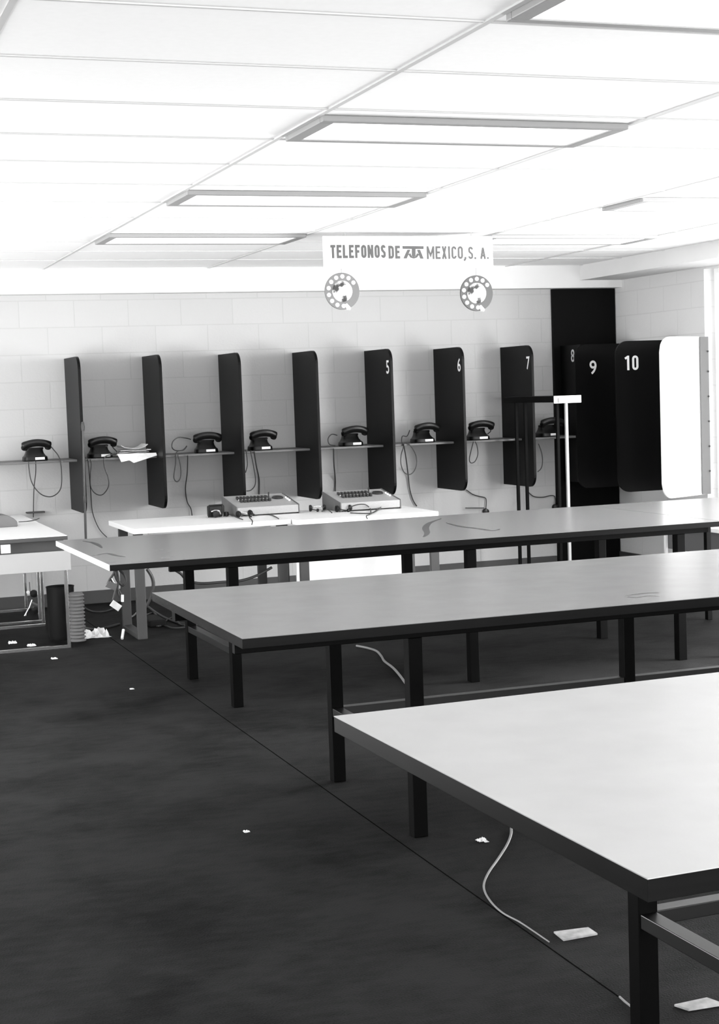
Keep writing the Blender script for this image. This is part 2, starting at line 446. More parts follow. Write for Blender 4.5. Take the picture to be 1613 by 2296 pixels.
spots = [((GX0 + .012, 7.69), 'second farthest ceiling light of the middle row, above the sign\'s left'),
         ((GX0 + .012, 5.585), 'largest fully visible ceiling light, with heavy grey frame, nearest the camera'),
         ((GX0 + .012, 9.73), 'farthest thin ceiling light, just left of the hanging sign'),
         ((GX0 + .012, 3.535), 'ceiling light cut off by the top edge of the photo'),
         ((GX0 + .012 + 2 * GSX, 7.78), 'faint ceiling light of the right row, short dark end showing'),
         ((GX0 + .012 + 2 * GSX, 9.78), 'faint ceiling light of the right row behind the hanging sign')]
for i, ((x, y), lab) in enumerate(spots):
    if i == 0: L0.location = (x, y, ZC - .001); L0['label'] = lab
    else: dup(L0, (x, y, ZC - .001), 0, lab)

# ------------------------------------------------------------------ hanging sign and dials
SY = 9.60
k = SY / 9.0
sx0, sx1 = 3.07 * k, 4.185 * k
sz0, sz1 = EYE + (2.356 - EYE) * k, EYE + (2.553 - EYE) * k
t = thing('hanging_sign', 'white sign reading TELEFONOS DE MEXICO, S. A. hung from the ceiling', 'sign', ((sx0 + sx1) / 2, SY, sz0))
def loc(v, o=t): return Vector(v) - o.location
MB().box(loc((sx0, SY, sz0)), loc((sx1, SY + .02, sz1)), .003).build('board', M_sign, t)
for x in (sx0 + .15, sx1 - .15):
    MB().tube([loc((x, SY + .01, sz1 - .004)), loc((x, SY + .01, ZC - .002))], .0025, 6).build('hanger', M_rail_top, t)
def sg(u, v): return at(u, v, SY - .001)
def words(body, u0, u1, v0, v1, bold):
    a, b2 = sg(u0, v1), sg(u1, v0)
    zz = lambda u: 0
    c = (a + b2) / 2
    block_text('lettering', body, M_letter, t, Vector((c.x, SY - .0002, c.z)) - t.location,
               (1, 0, 0), (0, 0, 1), (0, -1, 0), abs(b2.x - a.x), abs(b2.z - a.z), bold, thick=.0012)
words('TELEFONOS', 742, 865, 549, 579, .20)
words('DE', 872, 897, 551, 580, .20)
words('MEXICO,', 958, 1045, 552, 581, .16)
words('S. A.', 1051, 1096, 553, 581, .16)
# the T emblem
def poly_px(P, m=M_letter):
    # pixels of the enlarged crop -> photo pixels -> board
    q = [sg(700 + a * .31, 500 + b_ * .31) for a, b_ in P]
    return [(p.x - t.location.x, p.z - t.location.z) for p in q]
em = MB()
for P in ([(654, 166), (809, 168), (807, 189), (656, 187)],
          [(722, 187), (750, 187), (750, 238), (736, 246), (722, 238)],
          [(690, 193), (712, 193), (686, 257), (661, 257)],
          [(760, 193), (782, 193), (808, 258), (783, 258)],
          [(696, 226), (712, 218), (722, 240), (736, 246), (736, 258), (712, 250)],
          [(776, 228), (760, 218), (750, 240), (736, 246), (736, 258), (760, 250)]):
    em.prism(poly_px(P), (0, -.0015, 0), (1, 0, 0), (0, 0, 1), (0, 1, 0), .002)
em.build('emblem', M_letter, t, False)

def dial(cx_px, cz_px, m, start, label, name='dial_ornament'):
    c = at(cx_px, cz_px, SY)
    R = .118
    o = thing(name, label, 'hanging ornament', c)
    plate = MB().lathe([(.001, -.004), (R * .985, -.004), (R, -.002), (R, .006), (.001, .006)], (0, 0, 0), 'Y', 56).build('plate', m, o)
    for i in range(10):
        a = math.radians(start + i * 26.5)
        MB().lathe([(.001, -.0055), (R * .115, -.0055), (R * .115, -.003)], (R * .80 * math.cos(a), 0, R * .80 * math.sin(a)), 'Y', 18).build('finger_hole', M_sign, o)
    MB().lathe([(.001, -.03), (R * .2, -.028), (R * .4, -.02), (R * .55, -.008), (R * .58, -.004)], (0, 0, 0), 'Y', 36).build('globe', M_globe, o)
    st = MB(); st.prism([(.12, -.72), (.24, -.66), (.46, -.90), (.42, -1.02), (.22, -1.0)], (0, -.006, 0), (R, 0, 0), (0, 0, R), (0, 1, 0), .003)
    st.build('finger_stop', M_sign, o)
    MB().tube([(0, 0, R - .004), (0, 0, sz0 - c.z + .002)], .0012, 5).build('thread', M_gcord, o)
    return o
dial(767.5, 653, M_disc_l, 35, 'light grey telephone dial disc with globe centre, below the sign\'s left end')
dial(1069, 657.5, M_disc_d, 35, 'dark grey telephone dial disc with globe centre, below the sign\'s right end')

# ------------------------------------------------------------------ booth partitions on the back wall
PX = [2.0584, 2.6802, 3.3086, 3.9409, 4.5766, 5.2066, 5.8358]
PT, PB, PD = 1.953, .765, .605
def partition(x, depth, label, number=None, ntop=None):
    o = thing('booth_partition', label, 'booth partition', (x, YB, PB), 0, 'black booth partitions along the walls')
    MB().prism(rounded(depth, PT - PB, .10, ('br', 'tr')), (0, 0, 0), (0, -1, 0), (0, 0, 1), (1, 0, 0), .022, .0015).build('panel', M_panel, o)
    if number:
        text_mesh('number', number, .1, M_num, o, (-.0015, -.545, 1.805 - PB), (0, -1, 0), (0, 0, 1), (-1, 0, 0), width=.062, height=.108, thick=.001, bold=.0012)
    return o
labs = ['leftmost booth partition, grey in the light, a thin pole along its edge',
        'second booth partition from the left, dark grey, newspapers beside it',
        'third booth partition from the left, black, behind the small black desk unit',
        'fourth booth partition from the left, black, between the two switchboards',
        'black booth partition numbered 5', 'black booth partition numbered 6', 'black booth partition numbered 7']
for i, x in enumerate(PX):
    partition(x, PD, labs[i], {4: '5', 5: '6', 6: '7'}.get(i))
# number 8: short one tucked into the corner
o = thing('booth_partition', 'black booth partition numbered 8 in the corner, half hidden by number 9', 'booth partition', (6.40, YB, PB), 0, 'black booth partitions along the walls')
MB().prism(rounded(.37, PT - PB, .05, ()), (0, -.036, 0), (0, -1, 0), (0, 0, 1), (1, 0, 0), .022, .0015).build('panel', M_panel, o)
text_mesh('number', '8', .1, M_num, o, (-.0015, -.27, 1.86 - PB), (0, -1, 0), (0, 0, 1), (-1, 0, 0), width=.062, height=.108, thick=.001, bold=.0012)

def side_partition(y, x0, label, number, z0=.716, z1=1.951, dx=None):
    o = thing('booth_partition', label, 'booth partition', (XW, y, z0), 0, 'black booth partitions along the walls')
    w = XW - x0
    MB().prism(rounded(w, z1 - z0, .11, ('bl', 'tl'), 9), (-w, 0, 0), (1, 0, 0), (0, 0, 1), (0, 1, 0), .022, .0015).build('panel', M_panel, o)
    if number:
        (block_text('number', '10', M_num, o, (number[1] - XW, -.0002, number[2] - z0), (1, 0, 0), (0, 0, 1), (0, -1, 0), .118, .118, .15, .10) if number[0] == '10' else None) or text_mesh('number', number[0], .1, M_num, o, (number[1] - XW, -.0015, number[2] - z0), (1, 0, 0), (0, 0, 1), (0, -1, 0), width=number[3], height=.118, thick=.001, bold=.0012)
side_partition(12.045, 6.345, 'black booth partition numbered 9 beside the corner board', ('9', 6.515, 1.752, .066))
side_partition(11.348, 6.350, 'black booth partition numbered 10 beside the white one', ('10', 6.497, 1.772, .128))
# white end partition: sheet that curves back to the wall end, where an added grey strip imitates shade
o = thing('booth_partition', 'white rounded booth partition at the end of the right wall', 'booth partition', (XW, 10.99, .69))
H = 1.27; A = Vector((6.405 - XW, -.245, 0)); n_ = 40
mb = MB(); mb.curvy = True; bm = mb.bm
L = A.length; prof = []
d = A.normalized(); nrm = Vector((-d.y, d.x, 0))
if nrm.y > 0: nrm = -nrm
cols = []
for i in range(n_ + 1):
    s_ = i / n_ * L            # distance from wall end
    bulge = .05 * math.sin(min(s_ / .30, 1) * PI) ** 2 * (1 if s_ < .30 else 0)
    p = d * s_ + Vector((0, 0, 0))
    e = L - s_; r = .12
    if e < r: inset = r - math.sqrt(max(r * r - (r - e) ** 2, 0))
    else: inset = 0
    cols.append((p, inset))
F1 = []; F2 = []
for p, ins in cols:
    F1.append((bm.verts.new(p + Vector((0, 0, ins))), bm.verts.new(p + Vector((0, 0, H - ins)))))
    q = p - nrm * .012
    F2.append((bm.verts.new(q + Vector((0, 0, ins))), bm.verts.new(q + Vector((0, 0, H - ins)))))
for i in range(n_):
    bm.faces.new((F1[i][0], F1[i + 1][0], F1[i + 1][1], F1[i][1]))
    bm.faces.new((F2[i][0], F2[i][1], F2[i + 1][1], F2[i + 1][0]))
    bm.faces.new((F1[i][1], F1[i + 1][1], F2[i + 1][1], F2[i][1]))
    bm.faces.new((F1[i][0], F2[i][0], F2[i + 1][0], F1[i + 1][0]))
for a, b_ in ((F1[0], F2[0]), (F1[-1], F2[-1])): bm.faces.new((a[0], a[1], b_[1], b_[0]))
mb.build('panel', M_whitepanel, o)
MB().box((-.078, -.052, .004), (0, -.040, H - .002), .003).build('shade_strip', M_strip, o)
for z in (.19, .39, .59, .79, .99, 1.15):
    MB().lathe([(.001, -.008), (.006, -.006), (.008, 0)], (-.012, -.060, z), 'Y', 10).build('stud', M_gleg, o)

# ------------------------------------------------------------------ shelves between the partitions
SZ = 1.172
edges = [1.30] + [x for x in PX]
descr = ['telephone shelf left of the first partition', 'telephone shelf holding the newspapers', 'telephone shelf between second and third partitions',
         'telephone shelf between third and fourth partitions', 'telephone shelf between the fourth partition and number 5', 'shelf between partitions 5 and 6, a long cord trailing from it', 'shelf right of partition 6 with a short tight cord loop below', 'telephone shelf between partitions 7 and 8, in shadow']
_old = ['telephone shelf left of the first partition', 'telephone shelf holding the newspapers', 'telephone shelf between second and third partitions',
         'telephone shelf between third and fourth partitions', 'telephone shelf left of partition 5', 'telephone shelf left of partition 6', 'telephone shelf left of partition 7', 'telephone shelf right of partition 7']
for i in range(8):
    x0 = (edges[i] + .023) if i else 1.30; x1 = (edges[i + 1] if i < 7 else 6.399)
    if i: x0 = PX[i - 1] + .0225
    x1 = x1 - .0005
    o = MB().box((x0, 12.07, SZ - .018), (x1, YB, SZ), .003).build('telephone_shelf', M_shelf)
    tag(o, 'narrow dark ' + descr[i], 'shelf', 'shelves between the booth partitions')

# ------------------------------------------------------------------ telephones
def handset_mesh():
    mb = MB(); bm = mb.bm; N = 22; n = 14; rings = []
    for i in range(N + 1):
        t_ = -1 + 2 * i / N; x = .112 * t_
        zt = .150 - .032 * t_ * t_                       # top line
        edge = abs(t_)
        hh = .032 + .001 * max(0, (edge - .55) / .45)     # half height
        if edge > .93: hh *= max(.35, math.sqrt(max(0, 1 - ((edge - .93) / .075) ** 2)))
        ww = .024 + .006 * max(0, (edge - .5) / .5)
        if edge > .93: ww *= max(.45, math.sqrt(max(0, 1 - ((edge - .93) / .075) ** 2)))
        rings.append([bm.verts.new((x, ww * math.cos(2 * PI * k / n), zt - hh + hh * math.sin(2 * PI * k / n))) for k in range(n)])
    for A_, B_ in zip(rings, rings[1:]):
        for k in range(n): bm.faces.new((A_[k], A_[(k + 1) % n], B_[(k + 1) % n], B_[k]))
    bm.faces.new(rings[0]); bm.faces.new(rings[-1])
    for s_ in (-1, 1):
        mb.lathe([(.001, -.022), (.024, -.020), (.027, -.006), (.022, .010), (.001, .016)], (.088 * s_, 0, .084), 'Z', 18)
    return mb
def body_mesh():
    mb = MB(); mb.curvy = True; bm = mb.bm; rings = []
    for z, w, d0, d1 in ((0, .090, -.085, .085), (.006, .093, -.088, .088), (.030, .090, -.084, .086), (.040, .078, -.066, .080), (.060, .068, -.036, .070), (.082, .064, -.022, .060), (.093, .070, -.020, .050), (.101, .066, -.014, .044)):
        P = []
        for k in range(28):
            a = 2 * PI * k / 28; c_, s_ = math.cos(a), math.sin(a); e = .45
            P.append(bm.verts.new((w * math.copysign(abs(c_) ** e, c_), (d0 + d1) / 2 + (d1 - d0) / 2 * math.copysign(abs(s_) ** e, s_), z)))
        rings.append(P)
    for A_, B_ in zip(rings, rings[1:]):
        for k in range(28): bm.faces.new((A_[k], A_[(k + 1) % 28], B_[(k + 1) % 28], B_[k]))
    bm.faces.new(rings[0]); bm.faces.new(rings[-1]); return mb
def make_phone():
    t_ = thing('telephone', '', 'telephone', (0, 0, 0), 0, 'desk telephones on the booth shelves')
    body_mesh().build('body', M_phone, t_)
    handset_mesh().build('handset', M_phone, t_)
    MB().lathe([(.001, 0), (.034, 0), (.034, .006), (.001, .007)], (0, 0, 0), 'Z', 24).build('dial', M_key, t_)
    MB().box((-.010, -.0885, .009), (.062, -.083, .028), .001).build('number_card', M_card, t_)
    t_.children[2].location = (0, -.052, .046); t_.children[2].rotation_euler = (math.radians(38), 0, 0)
    return t_
ph0 = make_phone()
PH = [(77, 'grey-lit black telephone on the leftmost shelf, its cord looping low'),
      (223, 'black telephone with a thick receiver beside the pile of newspapers'),
      (462, 'black telephone with a curled cord loop at its left, by the third partition'),
      (583, 'black telephone with a light card, right of the third partition'),
      (787, 'black telephone with a light card, left of partition 5'),
      (948, 'black telephone with a long looping cord, left of partition 6'),
      (1072, 'black telephone just right of partition 6, cord loop hanging below'),
      (1228, 'black telephone right of partition 7, dark in shadow')]
phones = []
for i, (u, lab) in enumerate(PH):
    p = at(u, 1000, 12.19); l = (p.x, 12.19, SZ + .0005)
    if i == 0: ph0.location = l; ph0['label'] = lab; phones.append(ph0)
    else: phones.append(dup(ph0, l, 0, lab))
for i, rz in ((1, .05), (2, -.12), (3, .0), (6, -.1)): phones[i].rotation_euler = (0, 0, rz)
def cord(parent, pts, Y, r=.0042, m=M_cord, name='cord'):
    Ys = Y if isinstance(Y, (list, tuple)) else [Y] * len(pts)
    bpy.context.view_layer.update()
    inv = parent.matrix_world.inverted() if parent else Matrix.Identity(4)
    return MB().tube([inv @ at(u, v, y) for (u, v), y in zip(pts, Ys)], r, 7).build(name, m, parent)
YF = 12.045
cord(phones[0], [(108, 995), (120, 1008), (133, 1027), (138, 1060), (136, 1095), (120, 1112), (100, 1112), (83, 1100), (70, 1078), (65, 1050), (64, 1034)], [12.19, 12.1] + [YF] * 9)
cord(phones[0], [(80, 1034), (80, 1060), (76, 1100), (75, 1160)], [YF, 12.3, 12.42, 12.44], .0036)
cord(phones[1], [(246, 991), (254, 1004), (262, 1016), (236, 1024), (234, 1045), (243, 1072), (243, 1092), (230, 1109), (215, 1107), (204, 1092), (203, 1065), (205, 1040), (202, 1030)], [12.19, 12.14, 12.1] + [YF] * 10)
cord(phones[1], [(197, 1030), (200, 1060), (204, 1110), (208, 1150), (222, 1185), (240, 1205)], [YF, 12.3, 12.42, 12.44, 12.44, 12.44], .0036)
cord(phones[2], [(428, 985), (415, 982), (400, 981), (388, 990), (386, 1003), (394, 1010), (410, 1009), (419, 1000), (412, 1009), (396, 1014), (394, 1040), (390, 1070), (397, 1080), (405, 1070), (405, 1045), (399, 1020)], [12.19, 12.15, 12.12, 12.1, 12.1, 12.08, 12.08, 12.1, 12.07, YF] + [YF] * 6)
cord(phones[2], [(421, 1021), (420, 1060), (416, 1095), (420, 1125), (428, 1140), (431, 1157)], [YF, 12.3, 12.42, 12.44, 12.44, 12.44], .0045)
cord(phones[3], [(552, 1008), (555, 1040), (551, 1060)], [YF] * 3)
cord(phones[3], [(562, 1010), (568, 1040), (573, 1070), (572, 1088), (563, 1099), (553, 1101)], [YF] * 6)
cord(phones[3], [(570, 1013), (575, 1045), (581, 1075), (581, 1112)], [YF, 12.3, 12.44, 12.44], .0055)
cord(phones[4], [(756, 976), (744, 974), (736, 984), (739, 996), (752, 999)], [12.19, 12.14, 12.1, 12.1, 12.12])
cord(phones[4], [(748, 1006), (749, 1040), (752, 1075), (752, 1105)], [YF, 12.3, 12.44, 12.44], .0055)
cord(phones[5], [(919, 965), (913, 978), (903, 978), (901, 990), (905, 1002), (900, 1020), (900, 1042), (908, 1060), (922, 1063), (933, 1048), (934, 1025), (925, 1005), (914, 993)], [12.19, 12.14, 12.1, 12.1, YF] + [YF] * 7 + [12.06])
cord(phones[5], [(905, 995), (910, 1022), (915, 1060), (919, 1095), (926, 1120), (935, 1135)], [YF, 12.25, 12.42, 12.44, 12.44, 12.44], .005)
cord(phones[6], [(1095, 957), (1101, 966), (1094, 973)], [12.19, 12.15, 12.19])
cord(phones[6], [(1062, 990), (1057, 1010), (1053, 1030), (1057, 1038), (1066, 1034), (1072, 1018), (1070, 1000), (1066, 990)], YF)
cord(phones[7], [(1208, 995), (1215, 1015), (1217, 1035), (1214, 1050), (1206, 1058)], YF)

# wall outlets: black round junction boxes with cable
for i, (u, v, pts, lab) in enumerate(((1090, 1147, [(1046, 1098), (1060, 1108), (1075, 1113), (1088, 1116), (1091, 1124), (1090, 1141)], 'round black telephone outlet on the wall between partitions 6 and 7'),
                                      (1246, 1137, [(1181, 1098), (1190, 1108), (1200, 1114), (1218, 1115), (1236, 1111), (1244, 1113), (1246, 1121), (1246, 1131)], 'round black telephone outlet on the wall beside the corner board'))):
    c = at(u, v, 12.44)
    o = thing('wall_outlet', lab, 'outlet', c)
    MB().lathe([(.001, .018), (.026, .018), (.028, .004), (.024, -.018), (.001, -.024)], (0, 0, 0), 'Y', 22).build('cover', M_phone, o)
    MB().tube([at(a, b_, 12.44) - c for a, b_ in pts], .004, 7).build('cable', M_cord, o)
o = MB().tube([at(1044, 1139, 12.43), at(1086, 1139, 12.43)], .004, 6).build('wall_bracket', M_gleg)
tag(o, 'thin short rod on the wall left of the round outlet', 'rod')

# newspapers on the second shelf
def sheet(mb, cx, cy_, z, w, d, rot, curl, seed):
    rnd = random.Random(seed); n = 8; bm = mb.bm; G = []
    for i in range(n + 1):
        row = []
        for j_ in range(n + 1):
            x, y = (i / n - .5) * w, (j_ / n - .5) * d
            zz = z + rnd.random() * .004 + curl * (x / w * 2) ** 4 * .5 + .003 * math.sin(7 * x / w + seed)
            X, Y_ = x * math.cos(rot) - y * math.sin(rot), x * math.sin(rot) + y * math.cos(rot)
            row.append(bm.verts.new((cx + X, cy_ + Y_, zz)))
        G.append(row)
    top = [[bm.verts.new(v.co + Vector((0, 0, .004))) for v in row] for row in G]
    for i in range(n):
        for j_ in range(n):
            bm.faces.new((G[i][j_], G[i][j_ + 1], G[i + 1][j_ + 1], G[i + 1][j_]))
            bm.faces.new((top[i][j_], top[i + 1][j_], top[i + 1][j_ + 1], top[i][j_ + 1]))
    for i in range(n):
        bm.faces.new((G[i][0], G[i + 1][0], top[i + 1][0], top[i][0])); bm.faces.new((G[i][n], top[i][n], top[i + 1][n], G[i + 1][n]))
        bm.faces.new((G[0][i], top[0][i], top[0][i + 1], G[0][i + 1])); bm.faces.new((G[n][i], G[n][i + 1], top[n][i + 1], top[n][i]))
news = [(2.50, 12.22, .000, .26, .18, .1, .00), (2.52, 12.20, .013, .27, .17, -.12, .00), (2.50, 12.23, .026, .25, .18, .2, .00), (2.53, 12.2, .039, .24, .16, -.05, .005), (2.51, 12.21, .055, .22, .16, .15, .05)]
nlab = ['bottom newspaper of the pile on the second shelf', 'second newspaper from the bottom of the shelf pile', 'middle newspaper of the shelf pile', 'second newspaper from the top of the shelf pile', 'curling top newspaper of the pile on the second shelf']
for i, (x, y, z, w, d, rt, cu) in enumerate(news):
    mb = MB(); sheet(mb, x, y, SZ + .003 + z, w, d, rt, cu, i); o = mb.build('newspaper', M_paper)
    tag(o, nlab[i], 'newspaper', 'newspapers on the second shelf')
# the sheet drooping over the front edge
mb = MB(); P = [(263, 1018), (350, 1015), (352, 1021), (300, 1038), (290, 1032), (272, 1036)]
pts = [at(u, v, 12.045) for u, v in P]
mb.prism([(p.x, p.z) for p in pts], (0, 12.04, 0), (1, 0, 0), (0, 0, 1), (0, 1, 0), .003)
tag(mb.build('newspaper', M_paper, None, False), 'white newspaper sheet drooping over the front of the second shelf', 'newspaper', 'newspapers on the second shelf')

# thin pole along the first partition
mb = MB(); mb.tube([at(193, 1222, 11.83), at(189, 1080, 11.83), at(185, 946, 11.83)], .009, 10, False)
o = thing('pole', 'thin dark pole standing along the edge of the leftmost partition', 'pole', at(193, 1222, 11.83))
mo = mb.build('rod', M_gleg, o); mo.location = -o.location
c_ = at(185.5, 957, 11.83) - o.location
MB().lathe([(.001, -.035), (.012, -.03), (.015, 0), (.011, .03), (.001, .04)], c_, 'Z', 14).build('collar', M_cord, o)
c_ = at(190, 1120, 11.83) - o.location
MB().lathe([(.001, -.03), (.012, -.025), (.014, 0), (.011, .03), (.001, .035)], c_, 'Z', 14).build('collar', M_cord, o)

# ------------------------------------------------------------------ long tables
TZ = .80
def long_table(name, x, y, w, L, rz, label, top_mat, legs, yf, yb, rail, thick=.038):
    t_ = thing(name, label, 'table', (x, y, 0), rz, 'long low-framed grey work tables')
    top = MB().box((0, 0, TZ - .002), (L, w, TZ), 0).build('tabletop', top_mat, t_)
    e = .012
    sl = MB().box((0, 0, TZ - thick), (L, w, TZ - .002), .0008).build('top_edge', M_edge, t_)
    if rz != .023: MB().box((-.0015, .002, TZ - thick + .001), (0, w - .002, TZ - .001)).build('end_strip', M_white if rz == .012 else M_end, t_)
    s_ = .027
    r0, r1 = rail
    z1 = TZ - thick
    rb = .034
    MB().box((r0, yf - s_, z1 - rb), (r1, yf + s_ * .2, z1), .002).build('top_rail', M_steel, t_)
    MB().box((r0, yb - s_, z1 - rb), (r1, yb + s_, z1), .002).build('top_rail', M_steel, t_)
    for lx in legs:
        MB().box((lx - s_, yf - s_, 0), (lx + s_, yf + s_, z1 - (rb if r0 < lx < r1 else 0)), .003).build('leg', M_steel, t_)
        MB().box((lx - s_, yb - s_, 0), (lx + s_, yb + s_, z1 - (rb if r0 < lx < r1 else 0)), .003).build('leg', M_steel, t_)
    h0, h1 = .276, .312
    st = MB()
    for lx in (legs[0], legs[-1]): st.box((lx - .023, yf + s_, h0), (lx + .023, yb - s_, h1), .002)
    for a, b_ in zip(legs, legs[1:]):
        st.box((a + s_, yb - .023, h0), (b_ - s_, yb + .023, h1), .002)
    st.build('stretcher', M_rail, t_)
    return t_
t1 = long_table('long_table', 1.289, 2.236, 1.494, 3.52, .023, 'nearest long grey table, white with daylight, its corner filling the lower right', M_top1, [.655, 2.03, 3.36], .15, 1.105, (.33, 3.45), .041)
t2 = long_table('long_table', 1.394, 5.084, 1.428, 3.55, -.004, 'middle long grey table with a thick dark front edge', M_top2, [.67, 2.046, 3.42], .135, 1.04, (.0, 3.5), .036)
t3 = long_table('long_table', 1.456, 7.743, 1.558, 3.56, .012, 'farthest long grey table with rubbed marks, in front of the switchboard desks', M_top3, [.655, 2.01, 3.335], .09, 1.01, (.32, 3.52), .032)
# the continuing unit at the right end
t4 = thing('work_table', 'grey table joined to the far table at the right edge of the photo', 'table', (5.022, 7.79, 0), .012)
MB().box((0, 0, TZ - .002), (1.5, 1.558, TZ)).build('tabletop', M_top3, t4)
MB().box((0, 0, TZ - .032), (1.5, 1.558, TZ - .002)).build('top_edge', M_edge, t4)
for lx, ly, lm in ((.05, .03, M_rail_top), (.75, 1.3, M_steel), (1.42, .03, M_steel), (1.42, 1.3, M_steel)):
    MB().box((lx - .018, ly - .018, 0), (lx + .018, ly + .018, TZ - .032), .003).build('leg', lm, t4)

# rubbed marks on the tops (smears of polish and scratches, thin films on the laminate)
def smear(parent, pts, w, zoff=.0005, Z=TZ):
    P = [atz(u, v, Z) for u, v in pts]
    mb = MB(); bm = mb.bm; prev = None; Q = []
    bpy.context.view_layer.update(); inv = parent.matrix_world.inverted()
    P = [inv @ p for p in P]
    for i in range(len(P) - 1):
        p0 = P[max(i - 1, 0)]; p1 = P[i]; p2 = P[i + 1]; p3 = P[min(i + 2, len(P) - 1)]
        for k_ in range(6):
            tt = k_ / 6
            Q.append(.5 * ((2 * p1) + (p2 - p0) * tt + (2 * p0 - 5 * p1 + 4 * p2 - p3) * tt * tt + (3 * p1 - p0 - 3 * p2 + p3) * tt ** 3))
    Q.append(P[-1])
    for i, p in enumerate(Q):
        d_ = Q[min(i + 1, len(Q) - 1)] - Q[max(i - 1, 0)]; d_.z = 0; d_.normalize()
        nn = Vector((-d_.y, d_.x, 0)) * w * (.25 + math.sin(PI * i / (len(Q) - 1)))
        a = bm.verts.new((p.x + nn.x, p.y + nn.y, Z + zoff)); b_ = bm.verts.new((p.x - nn.x, p.y - nn.y, Z + zoff))
        if prev: bm.faces.new((prev[0], a, b_, prev[1]))
        prev = (a, b_)
    return mb.build('smear', M_smear, parent)
M_smear = mat('smear', .05, .30)
smear(t3, [(183, 1213), (205, 1216), (220, 1222), (229, 1229)], .012)
smear(t3, [(215, 1245), (240, 1241), (262, 1246), (282, 1249)], .010)
smear(t3, [(990, 1163), (965, 1172), (955, 1183), (958, 1196), (950, 1204)], .016)
smear(t3, [(1000, 1172), (1030, 1180), (1070, 1185), (1105, 1190), (1122, 1186)], .014)
smear(t2, [(1402, 1336), (1425, 1333), (1450, 1330), (1480, 1329)], .006)
smear(t2, [(1405, 1338), (1428, 1340), (1455, 1336), (1482, 1338)], .005)

# ------------------------------------------------------------------ switchboard desks
DZ = .75
def desk(x0, x1, y0, y1, label, legs, modesty):
    t_ = thing('office_desk', label, 'desk', (x0, y0, 0), 0, 'white desks under the switchboards')
    w, d_ = x1 - x0, y1 - y0
    MB().box((0, 0, DZ - .035), (w, d_, DZ), .004).build('desktop', M_white, t_)
    MB().box((.12, .10, DZ - .115), (w - .12, .13, DZ - .036), .003).build('apron', M_white, t_)
    for lx in legs:
        g = MB()
        g.box((lx - .033, .02, .0), (lx + .033, .05, DZ - .036), .004)
        g.box((lx - .033, d_ - .35, .0), (lx + .033, d_ - .32, DZ - .036), .004)
        g.box((lx - .033, .05, .0), (lx + .033, d_ - .35, .035), .004)
        g.build('leg', M_gleg, t_)
    if modesty:
        a, b_, z0, z1 = modesty
        MB().box((a, d_ * .5, z0), (b_, d_ * .5 + .018, z1), .002).build('modesty_panel', M_white, t_)
    for q in range(4):
        xx = .2 + q * (w - .4) / 3.2
        MB().box((xx, .085, DZ - .085 + .004 * q), (xx + .10, .0995, DZ - .06), .002).build('drawer_slot', M_key, t_)
    return t_
dk1 = desk(2.12, 3.225, 10.36, 11.24, 'left white desk under the left grey switchboard', [.035, 1.04], None)
dk2 = desk(3.232, 4.29, 10.26, 11.10, 'right white desk under the right grey switchboard', [.055, 1.03], (.12, .95, .22, .42))

def make_switchboard():
    t_ = thing('switchboard', '', 'switchboard', (0, 0, 0), 0, 'grey telephone switchboards on the white desks')
    W, D, h0, h1 = .475, .40, .066, .125
    MB().prism([(0, .008), (D, .008), (D, h1), (.05, h0 + .004), (0, h0 - .004)], (.008, 0, 0), (0, 1, 0), (0, 0, 1), (1, 0, 0), W - .016, .002).build('body', M_console, t_)
    for x in (0, W - .008):
        MB().prism([(-.004, .0), (D + .004, .0), (D + .004, h1 + .004), (.05, h0 + .008), (-.004, h0)], (x, 0, 0), (0, 1, 0), (0, 0, 1), (1, 0, 0), .008, .001).build('side_panel', M_cside, t_)
    sl = math.atan2(h1 - h0 - .004, D - .05)
    def on(x, s_, h=0): return Vector((x, .05 + s_ * math.cos(sl) - h * math.sin(sl), h0 + .004 + s_ * math.sin(sl) + h * math.cos(sl)))
    R_ = Matrix.Rotation(sl, 4, 'X')
    for r_, s_ in ((0, .13), (1, .22)):
        for c_ in range(9):
            x = .085 + c_ * .027
            p = on(x, s_, .010)
            MB().box(p - Vector((.0085, .022, .009)), p + Vector((.0085, .022, .010)), .002, R_, p).build('key', M_key, t_)
        
    for c_ in range(9):
        p = on(.085 + c_ * .027, .176, .005)
        MB().box(p - Vector((.005, .008, .004)), p + Vector((.005, .008, .005)), .001, R_, p).build('lamp_cap', M_card, t_)
    for c_ in range(1):
        p = on(.085 + 9 * .027, .24, .02)
        MB().box(p - Vector((.004, .006, .02)), p + Vector((.004, .006, .02)), .001, R_, p).build('lever', M_key, t_)
    p = on(.385, .20, 0)
    q = MB().lathe([(.001, 0), (.042, 0), (.042, .008), (.036, .013), (.001, .015)], (0, 0, 0), 'Z', 28).build('dial', M_key, t_)
    q.location = p; q.rotation_euler = (sl, 0, 0)
    for s_ in (.10, .145, .19):
        p = on(.445, s_, .004)
        MB().box(p - Vector((.007, .007, .005)), p + Vector((.007, .007, .006)), .002, R_, p).build('button', M_sign, t_)
    return t_
sw = make_switchboard(); sw.location = (2.972, 10.855, DZ + .001); sw['label'] = 'left grey switchboard with rows of black keys and a dial'
sw2 = dup(sw, (3.725, 10.69, DZ + .001), .05, 'right grey switchboard, closer to the desk\'s right end'); sw2.rotation_euler = (0, 0, 0)
sw2.location = (3.712, 10.72, DZ + .001)

